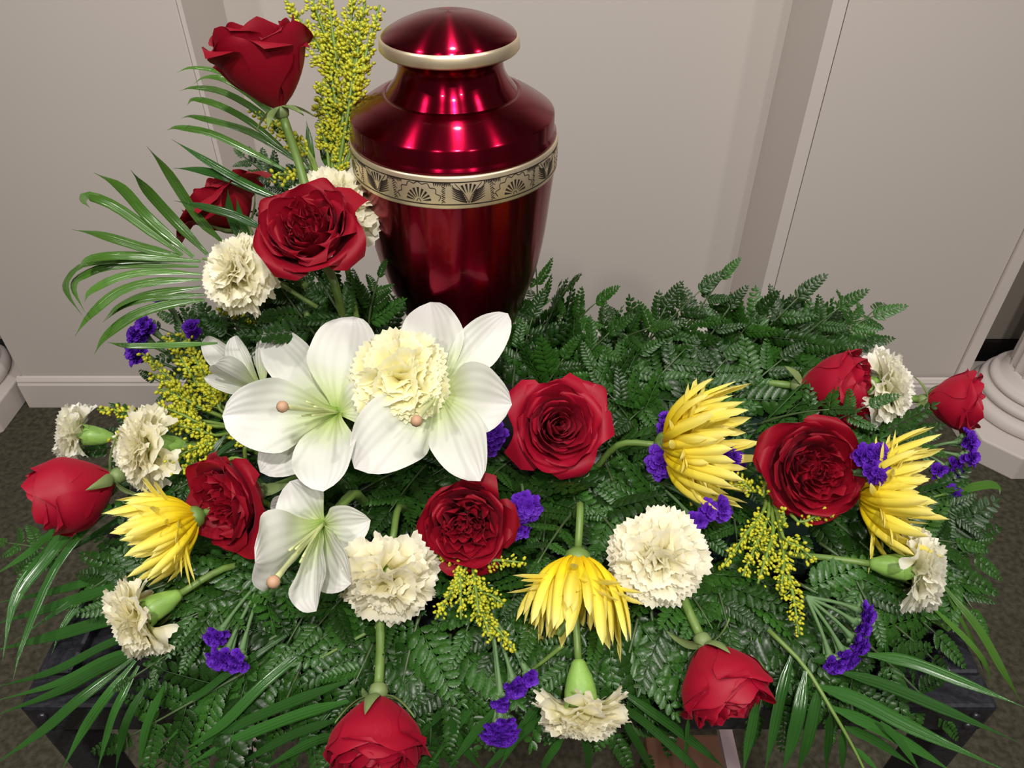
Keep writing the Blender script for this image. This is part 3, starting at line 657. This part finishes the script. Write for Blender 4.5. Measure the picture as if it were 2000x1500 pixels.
def fern(label, B, T, width, seed=0, group=None, sag=.1, nrm=None, t0=.12):
    rg = random.Random(seed); W = Matrix.Translation(B); r = root('fern_frond', label, 'leaf', W, group); L = (T-B).length
    N = nrm or (AX(rg.uniform(-.35, .35), rg.uniform(-.1, .5), .9)+Vector((0, 0, .35))).normalized()
    dirv = (T-B).normalized(); N = (N-dirv*N.dot(dirv)).normalized()
    C = (B+T)/2+N*L*sag; q = lambda t: B*(1-t)**2+C*2*t*(1-t)+T*t*t
    m = M(); m.tube([q(i/10) for i in range(11)], [.0013*(1-.06*i) for i in range(11)], 5); part('rachis', m, FERND, r, W)
    n = max(3, int(L*(1-t0)/.0205)); inv = W.inverted()
    for i in range(n):
        t = t0+(1-t0)*i/n; p = q(t); tg = (q(min(1, t+.05))-q(t-.02)).normalized(); s = tg.cross(N).normalized(); nn = s.cross(tg).normalized()
        ln = width*1.12*((1-(t-t0)/(1-t0))**.75*.88+.16)*rg.uniform(.85, 1.1)
        for sg in (-1, 1):
            an = math.radians(rg.uniform(44, 60)); x = (tg*cos(an)+s*sg*sin(an)+nn*rg.uniform(-.22, .18)).normalized()
            z = (nn+Vector((rg.uniform(-.5, .5), rg.uniform(-.5, .5), rg.uniform(-.1, .3)))).normalized(); y = z.cross(x).normalized(); z = x.cross(y)
            mt = Matrix.Translation(p) @ Matrix((x*ln, y*ln*rg.uniform(.9, 1.25)*.9, z*ln)).transposed().to_4x4()
            link('pinna', rg.choice(FM), r, inv @ mt)
    x = (T-q(.9)).normalized(); y = N.cross(x).normalized(); z = x.cross(y); ln = width*.55
    link('pinna', FM[0], r, inv @ Matrix.Translation(q(.97)) @ Matrix((x*ln, y*ln, z*ln)).transposed().to_4x4())

REFS = [(520, 118, 'the tall top rose'), (606, 455, 'the open rose beside the urn'), (1090, 832, 'the spiral red rose'), (910, 1022, 'the ruffled rose'), (1583, 915, 'the large quartered rose'),
        (1640, 757, 'the sideways rose'), (1868, 785, 'the small far right rose'), (136, 962, 'the far left rosebud'), (452, 978, 'the left red rose'), (735, 1436, 'the hanging front rose'), (1412, 1338, 'the front right rose'),
        (250, 1218, 'the front left carnation'), (748, 1143, 'the carnation under the lowest lily'), (1292, 1098, 'the facing cream carnation'), (1140, 1412, 'the hanging carnation'), (1812, 1115, 'the lower right carnation'),
        (660, 806, 'the large open lily'), (620, 1060, 'the lowest lily'), (330, 1030, 'the left yellow mum'), (1375, 855, 'the fanned yellow mum'), (1755, 955, 'the right yellow mum'), (1115, 1165, 'the drooping mum'),
        (432, 1270, 'the low left statice'), (980, 1400, 'the hanging statice'), (1665, 1260, 'the curved statice'), (930, 1160, 'the lower goldenrod'), (1510, 1080, 'the right goldenrod'), (350, 780, 'the left goldenrod'), (880, 500, 'the urn')]
USED = {}
def where(bx, by, tx, ty, kind):
    dx, dy = tx-bx, ty-by; a = math.degrees(math.atan2(-dy, dx)) % 360
    dn = ['right', 'up and right', 'upward', 'up and left', 'left', 'down and left', 'downward', 'down and right'][int((a+22.5)//45) % 8]
    rs = sorted(REFS, key=lambda q: (q[0]-tx)**2+(q[1]-ty)**2); n1, n2 = rs[0], rs[1]
    rel = lambda q: ('right of' if tx > q[0] else 'left of') if abs(tx-q[0]) > abs(ty-q[1]) else ('below' if ty > q[1] else 'above')
    c = [f'{kind} pointing {dn}, tip {rel(n1)} {n1[2]}'] + [f'{kind} {dn} {rel(n1)} {n1[2]}, toward {q[2]}' for q in rs[1:6]] + [f'{kind} {dn} {rel(n2)} {n2[2]}, toward {q[2]}' for q in rs[2:6]]
    c = [q for q in c if len(q.split()) <= 16]
    for lab in c:
        if lab not in USED: USED[lab] = 1; return lab
    print('DUP', lab); return lab
FL = [ # base px,py,h   tip px,py,h   width(m)
 (1040, 700, .05, 1045, 505, .16, .045), (1060, 690, .05, 1110, 560, .15, .05), (1070, 700, .05, 1165, 590, .12, .05), (1090, 760, .05, 1190, 650, .11, .05), (1010, 740, .06, 1040, 620, .11, .05), (1000, 760, .06, 1010, 680, .09, .045),
 (1200, 740, .04, 1370, 565, .13, .05), (1220, 760, .04, 1300, 600, .12, .05), (1290, 730, .05, 1412, 540, .14, .042), (1330, 740, .05, 1425, 600, .12, .045), (1400, 740, .05, 1560, 580, .13, .055), (1450, 740, .05, 1712, 615, .12, .050),
 (1400, 720, .05, 1480, 610, .12, .05), (1480, 740, .05, 1640, 600, .13, .05), (1500, 740, .06, 1690, 670, .09, .05), (1540, 700, .06, 1560, 620, .10, .05), (1130, 790, .06, 1250, 690, .09, .05), (1240, 790, .06, 1340, 680, .09, .05),
 (1150, 700, .05, 1270, 640, .11, .045), (1330, 800, .06, 1420, 700, .09, .05), (1420, 790, .06, 1530, 700, .09, .05), (1200, 800, .06, 1160, 720, .09, .045), (1060, 760, .06, 1100, 700, .09, .045), (1480, 830, .06, 1620, 800, .10, .045),
 (1560, 860, .07, 1700, 790, .11, .040), (1700, 850, .06, 1800, 870, .08, .04), (1250, 850, .05, 1190, 770, .08, .05), (1300, 760, .06, 1230, 820, .07, .05),
 # middle
 (1180, 860, .05, 1260, 930, .06, .05), (1180, 900, .05, 1220, 1010, .055, .055), (1100, 900, .05, 1130, 1010, .055, .055), (1080, 930, .05, 1060, 1080, .055, .045), (1000, 900, .05, 960, 930, .06, .045), (1250, 950, .05, 1330, 1010, .06, .05),
 (860, 880, .05, 650, 990, .06, .050), (840, 900, .05, 760, 1000, .06, .05), (760, 940, .05, 700, 1040, .055, .05), (820, 950, .05, 800, 1060, .05, .045), (700, 960, .055, 660, 930, .07, .035),
 (1120, 1000, .06, 1050, 1100, .085, .028), (1160, 990, .05, 1230, 1080, .06, .05), (1300, 980, .05, 1200, 1000, .055, .045), (1420, 960, .05, 1440, 1060, .05, .045),
 # front left
 (560, 1080, .05, 430, 1200, .05, .05), (520, 1140, .05, 320, 1230, .045, .045), (480, 1190, .05, 250, 1330, .03, .028), (600, 1180, .045, 470, 1380, .01, .055), (560, 1230, .04, 400, 1330, .02, .05), (520, 1290, .03, 250, 1440, .0, .055),
 (620, 1240, .04, 540, 1420, .0, .05), (680, 1220, .04, 640, 1380, .01, .055), (700, 1280, .03, 570, 1480, -.02, .05), (520, 1330, .02, 300, 1500, -.03, .05), (640, 1130, .05, 560, 1260, .04, .05), (740, 1230, .04, 690, 1340, .03, .045),
 (300, 1080, .04, 180, 1150, .03, .045), (130, 1080, .03, 10, 1060, .02, .03),
 # front middle
 (820, 1200, .05, 780, 1370, .02, .055), (850, 1260, .04, 840, 1460, -.01, .055), (880, 1230, .04, 880, 1380, .02, .05), (940, 1260, .04, 900, 1420, .0, .05), (830, 1300, .03, 800, 1500, -.03, .05), (1060, 1220, .04, 1080, 1370, .02, .05),
 (1080, 1240, .04, 1200, 1440, .0, .05), (1240, 1190, .05, 1110, 1300, .04, .055), (1250, 1190, .05, 1200, 1380, .02, .055), (1270, 1180, .05, 1300, 1390, .01, .055), (1180, 1260, .04, 1260, 1480, -.02, .04), (1010, 1150, .05, 960, 1280, .04, .05),
 (1300, 1190, .05, 1350, 1300, .03, .05), (960, 1120, .05, 1010, 1210, .04, .04),
 # front right
 (1440, 1120, .05, 1400, 1230, .04, .05), (1460, 1150, .05, 1470, 1290, .03, .05), (1510, 1180, .05, 1530, 1380, .01, .055), (1560, 1200, .045, 1640, 1350, .01, .045), (1560, 1140, .05, 1720, 1230, .03, .05), (1600, 1060, .05, 1830, 1240, .02, .055),
 (1640, 1140, .05, 1825, 1290, .01, .05), (1650, 1220, .04, 1840, 1400, -.01, .045), (1620, 1010, .05, 1760, 1130, .04, .05), (1640, 1080, .05, 1700, 1190, .045, .045), (1800, 1000, .04, 1880, 1000, .04, .04), (1820, 1040, .04, 1905, 1090, .03, .045),
 (1830, 1100, .03, 1900, 1190, .02, .04), (1720, 1050, .05, 1870, 1060, .05, .045), (1780, 960, .05, 1870, 1010, .05, .04), (1500, 1230, .04, 1480, 1400, .0, .05), (1600, 1290, .02, 1620, 1400, .0, .035),
 # left back
 (580, 620, .12, 480, 700, .12, .04), (600, 600, .13, 660, 700, .12, .04), (560, 560, .14, 500, 640, .13, .04), (460, 700, .09, 310, 640, .11, .04), (600, 640, .10, 560, 560, .15, .04), (540, 360, .60, 475, 305, .60, .022), (560, 400, .60, 590, 315, .60, .025), (600, 440, .60, 540, 350, .60, .03),
 (480, 880, .06, 360, 900, .06, .04), (460, 820, .06, 300, 740, .08, .035), (420, 920, .06, 340, 960, .06, .04),

 (700, 690, .62, 640, 560, .60, .04), (650, 700, .62, 560, 590, .60, .045), (740, 680, .62, 700, 570, .60, .035), (600, 700, .62, 500, 620, .61, .045), (560, 720, .63, 440, 650, .63, .045), (540, 740, .64, 370, 730, .64, .04), (500, 700, .64, 340, 625, .64, .04),
 (680, 640, .58, 590, 500, .575, .035), (620, 660, .58, 540, 550, .56, .035), (720, 640, .60, 740, 540, .585, .03),
]
# lower fronds that close the gaps between the flowers
rf = random.Random(5)
for k in range(46):
    px = 330 + (k % 12)*122 + rf.uniform(-40, 40); py = (700, 850, 980, 1120)[k//12] + rf.uniform(-45, 45)
    if px < 700 and py < 800: px += 900
    a = math.atan2(py-880, (px-1000)*.55) + rf.uniform(-.5, .5); L = rf.uniform(120, 170)
    FL.append((px-cos(a)*L*.5, py-sin(a)*L*.45, .044, px+cos(a)*L*.6, py+sin(a)*L*.55, .050, .05))
for i, (bx, by, bh, tx, ty, th, wd) in enumerate(FL):
    if th < .3:
        B, T = P(bx, by, bh-.006), P(tx, ty, th-.004)
    else: B, T = P(bx, by, bh), P(tx, ty, th)
    fern(where(bx, by, tx, ty, 'fern frond'), B, T, wd, seed=i, sag=.10)

# ------------------------------------------------------------------ palm fronds
def leaflet(m, pts, wd, nrm, fold=.35):
    c = crv(pts, 14); k = len(c); v = []; uv = []
    for i, p in enumerate(c):
        t = i/(k-1); tg = (c[min(i+1, k-1)]-c[max(i-1, 0)]).normalized(); s = tg.cross(nrm).normalized(); n = s.cross(tg)
        w_ = wd*(.35+.65*sm(0, .25, t))*max(.03, 1-sm(.55, 1, t)**1.2*.97)
        v += [p-s*w_-n*w_*fold, p, p+s*w_-n*w_*fold]; uv += [(0, t), (.5, t), (1, t)]
    m.add(v, [f for i in range(k-1) for f in ((3*i, 3*i+1, 3*i+4, 3*i+3), (3*i+1, 3*i+2, 3*i+5, 3*i+4))], uv)
def palm(label, rach, leaves, wpx=9, matl=None, seed=0):
    """rach: 3-D spec of the rachis [(px,py,h)..]; leaves: (h at base, h at tip, [(px,py)...] from base to tip)"""
    rg = random.Random(seed); B = P(*rach[0]); W = Matrix.Translation(B); r = root('palm_frond', label, 'leaf', W); matl = matl or PALM
    m = M(); m.tube(crv([P(*q) for q in rach], 10), [.0017-.0001*i for i in range(11)], 6); part('rachis', m, STEM, r, W)
    for lf in leaves:
        h0, h1, pts = lf[:3]; ww = lf[3] if len(lf) > 3 else wpx; n = len(pts)
        p3 = [P(x, y, h0+(h1-h0)*(i/(n-1))**1.3) for i, (x, y) in enumerate(pts)]
        d = (p3[0]-CP).dot(FWD); nr = AX(rg.uniform(-.5, .5), rg.uniform(0, .7), 1)
        m = M(); leaflet(m, p3, ww*d/1500, nr); part('leaflet', m, matl, r, W)
palm('arching palm frond sweeping to the left under the tall top rose', [(680, 420, .57), (600, 320, .57), (560, 250, .565)],
  [(.565, .53, [(570, 262), (500, 185), (430, 140), (375, 131), (345, 142)], 6), (.565, .53, [(575, 265), (500, 195), (440, 155), (400, 150), (376, 166)], 6), (.565, .53, [(600, 320), (520, 230), (440, 180), (380, 170), (350, 178)], 7), (.565, .53, [(592, 325), (500, 245), (430, 205), (380, 193), (365, 206)], 7),
   (.565, .53, [(602, 330), (500, 262), (430, 238), (375, 226), (352, 232)], 8), (.565, .53, [(570, 338), (480, 290), (410, 258), (350, 248), (326, 254)], 8), (.57, .58, [(612, 330), (604, 280), (598, 235)], 7), (.58, .59, [(640, 330), (632, 280), (650, 225)], 8), (.58, .59, [(655, 340), (668, 280), (672, 235)], 8)], matl=PALMT)
palm('palm frond crossing in front of the half hidden red rose', [(640, 470, .56), (580, 410, .555), (540, 380, .55)],
  [(.54, .51, [(560, 394), (470, 350), (400, 310), (335, 272)], 9), (.54, .51, [(560, 398), (450, 348), (395, 332), (337, 328)], 9), (.53, .50, [(525, 452), (460, 420), (400, 403), (340, 392)], 9), (.545, .53, [(470, 470), (450, 420), (445, 370)], 8), (.545, .53, [(490, 470), (470, 430), (462, 385)], 7)], matl=PALM)
palm('broad palm fan spread at the left beside the pale carnation', [(620, 600, .55), (500, 530, .545), (395, 505, .54)],
  [(.54, .50, [(434, 472), (385, 420), (329, 336), (287, 286)], 10), (.54, .50, [(405, 497), (335, 425), (285, 370), (255, 332)], 10), (.54, .50, [(378, 502), (290, 425), (235, 365), (183, 337)], 10), (.54, .49, [(357, 498), (300, 455), (225, 402), (172, 381), (163, 392), (176, 406)], 10),
   (.54, .50, [(352, 499), (280, 482), (200, 458), (140, 448)], 10), (.54, .49, [(392, 510), (260, 498), (180, 503), (150, 527)], 9), (.54, .47, [(390, 510), (260, 507), (165, 514), (129, 545), (132, 575), (160, 615)], 8), (.54, .48, [(388, 520), (230, 517), (160, 538), (143, 562), (166, 610)], 8),
   (.54, .49, [(392, 535), (300, 528), (230, 540), (178, 567), (165, 590)], 9), (.54, .48, [(392, 545), (300, 548), (230, 568), (175, 615), (146, 657)], 10), (.54, .49, [(392, 560), (290, 572), (235, 592), (202, 627)], 10), (.54, .48, [(400, 585), (330, 592), (260, 615), (207, 655), (184, 692)], 10), (.54, .52, [(425, 670), (330, 674), (250, 675), (208, 668)], 6),
   (.54, .50, [(400, 575), (320, 578), (250, 592), (200, 630)], 8)], matl=PALMT)
palm('long palm leaflets curving down at the left edge of the picture', [(420, 950, .05), (330, 960, .05), (250, 980, .04)],
  [(.05, .02, [(310, 900), (189, 975), (88, 1087), (28, 1171), (5, 1290)], 13), (.05, .02, [(300, 950), (190, 1010), (105, 1110), (45, 1250), (25, 1330)], 8), (.04, .05, [(200, 1010), (105, 1040), (50, 1082), (-20, 1130)], 8), (.04, .02, [(330, 990), (260, 1000), (190, 1040), (120, 1080)], 5),
   (.04, .0, [(420, 1060), (280, 1100), (120, 1150), (-20, 1180)], 9), (.04, .0, [(330, 1130), (200, 1155), (100, 1186), (-30, 1225)], 11), (.04, .0, [(400, 1000), (300, 1020), (200, 1040), (100, 1100)], 7), (.04, .01, [(380, 1080), (260, 1120), (150, 1170), (30, 1250)], 9), (.03, .0, [(300, 1050), (200, 1130), (130, 1210), (100, 1280)], 7)])
palm('palm frond spread over the front left corner of the stand', [(400, 1150, .045), (300, 1230, .035), (230, 1290, .02)],
  [(.03, .0, [(300, 1190), (200, 1213), (100, 1242), (-30, 1275)], 12), (.03, .0, [(280, 1230), (200, 1262), (100, 1312), (-20, 1345)], 8), (.03, .0, [(280, 1262), (200, 1290), (110, 1335), (-20, 1372)], 8), (.03, .0, [(270, 1275), (200, 1305), (110, 1352), (-30, 1405)], 9), (.03, -.01, [(260, 1285), (150, 1368), (80, 1428), (-20, 1500)], 10),
   (.03, -.02, [(265, 1290), (200, 1370), (160, 1430), (118, 1510)], 9), (.03, -.02, [(270, 1300), (225, 1380), (205, 1440), (190, 1510)], 9), (.03, -.02, [(290, 1330), (250, 1400), (235, 1450), (225, 1510)], 8), (.03, -.02, [(320, 1340), (285, 1420), (270, 1510)], 8)])
palm('palm frond slanting down to the left behind the hanging rose', [(800, 1190, .045), (690, 1250, .04), (600, 1300, .03)],
  [(.04, -.01, [(600, 1180), (500, 1280), (400, 1375), (300, 1475)], 9), (.04, -.01, [(640, 1235), (520, 1330), (430, 1418), (345, 1475)], 10), (.04, -.02, [(680, 1330), (560, 1375), (440, 1430), (320, 1510)], 10), (.035, -.02, [(680, 1370), (580, 1398), (450, 1450), (350, 1505)], 11), (.03, -.02, [(660, 1405), (560, 1440), (440, 1510)], 9),
   (.03, -.02, [(660, 1435), (600, 1455), (500, 1510)], 9), (.04, .0, [(560, 1240), (450, 1310), (380, 1360), (300, 1390)], 8), (.02, -.02, [(720, 1300), (600, 1440), (560, 1510)], 8)])
palm('palm leaflets crossing at the front centre around the hanging statice', [(1100, 1260, .045), (1050, 1300, .03), (1000, 1330, .02)],
  [(.03, -.01, [(990, 1290), (937, 1325), (860, 1395), (785, 1470)], 10), (.03, -.02, [(1010, 1290), (950, 1345), (890, 1420), (835, 1505)], 10), (.03, -.02, [(1000, 1360), (930, 1430), (870, 1510)], 9), (.03, -.02, [(1090, 1330), (1045, 1385), (1005, 1450), (970, 1510)], 10), (.02, -.03, [(1060, 1400), (1000, 1450), (930, 1520)], 9),
   (.02, -.03, [(880, 1400), (900, 1450), (945, 1510)], 9), (.02, -.03, [(1100, 1440), (1070, 1480), (1050, 1520)], 8), (.02, -.03, [(1140, 1430), (1150, 1480), (1150, 1520)], 8), (.03, -.03, [(1200, 1340), (1290, 1400), (1370, 1460), (1420, 1505)], 10), (.03, -.03, [(1200, 1370), (1260, 1410), (1350, 1490), (1380, 1520)], 9), (.03, -.03, [(1215, 1400), (1250, 1460), (1280, 1520)], 8), (.02, -.03, [(1345, 1400), (1343, 1450), (1338, 1510)], 6)])
palm('palm frond with an exposed rachis over the front right of the stand', [(1500, 1230, .045), (1570, 1300, .04), (1625, 1388, .03), (1667, 1461, .015), (1700, 1530, .0)],
  [(.04, -.01, [(1548, 1278), (1530, 1350), (1513, 1430), (1492, 1515)], 12), (.04, -.01, [(1574, 1311), (1562, 1390), (1548, 1450), (1525, 1515)], 13), (.035, -.02, [(1600, 1342), (1590, 1400), (1575, 1460), (1555, 1515)], 12), (.03, -.02, [(1625, 1388), (1622, 1440), (1612, 1515)], 11), (.02, -.02, [(1646, 1426), (1648, 1470), (1645, 1515)], 8),
   (.035, .0, [(1480, 1370), (1470, 1430), (1450, 1515)], 12), (.035, .01, [(1600, 1340), (1680, 1368), (1790, 1425), (1980, 1512)], 14), (.035, .01, [(1640, 1312), (1730, 1338), (1850, 1388), (1995, 1452)], 11), (.03, .0, [(1625, 1381), (1700, 1412), (1790, 1460), (1870, 1515)], 13), (.02, .0, [(1650, 1420), (1710, 1445), (1790, 1500)], 10), (.03, .0, [(1720, 1410), (1760, 1450), (1800, 1512)], 8),
   (.04, .03, [(1695, 1278), (1780, 1292), (1880, 1330), (2010, 1385)], 12), (.01, .0, [(1667, 1461), (1690, 1480), (1720, 1510)], 6), (.04, .01, [(1590, 1290), (1660, 1300), (1720, 1340)], 9)])
palm('thin palm leaflets trailing down past the right corner of the stand', [(1700, 1080, .045), (1760, 1140, .035), (1800, 1170, .03)],
  [(.03, -.02, [(1740, 1172), (1810, 1195), (1860, 1225), (1895, 1255)], 13), (.03, -.04, [(1840, 1140), (1912, 1227), (1960, 1310), (1995, 1372)], 8), (.03, -.04, [(1815, 1180), (1890, 1250), (1928, 1300), (1934, 1340)], 6), (.03, -.04, [(1850, 1160), (1900, 1250), (1925, 1320)], 5)], matl=PALMT)
palm('single palm leaflet pointing right in front of the column plinth', [(1740, 1000, .05), (1790, 980, .05), (1845, 965, .05)],
  [(.05, .04, [(1840, 966), (1890, 953), (1935, 945), (1953, 952), (1953, 966)], 9)], matl=PALMT)
palm('dark palm leaflets running behind the right edge of the left goldenrod', [(560, 860, .06), (520, 850, .07), (480, 850, .07)],
  [(.08, .06, [(480, 850), (430, 880), (380, 930)], 6), (.08, .06, [(470, 840), (420, 850), (360, 880)], 5), (.08, .06, [(450, 810), (390, 830), (320, 850)], 5), (.08, .06, [(440, 850), (410, 890), (395, 930)], 6), (.09, .1, [(540, 820), (500, 780), (470, 700)], 7)])
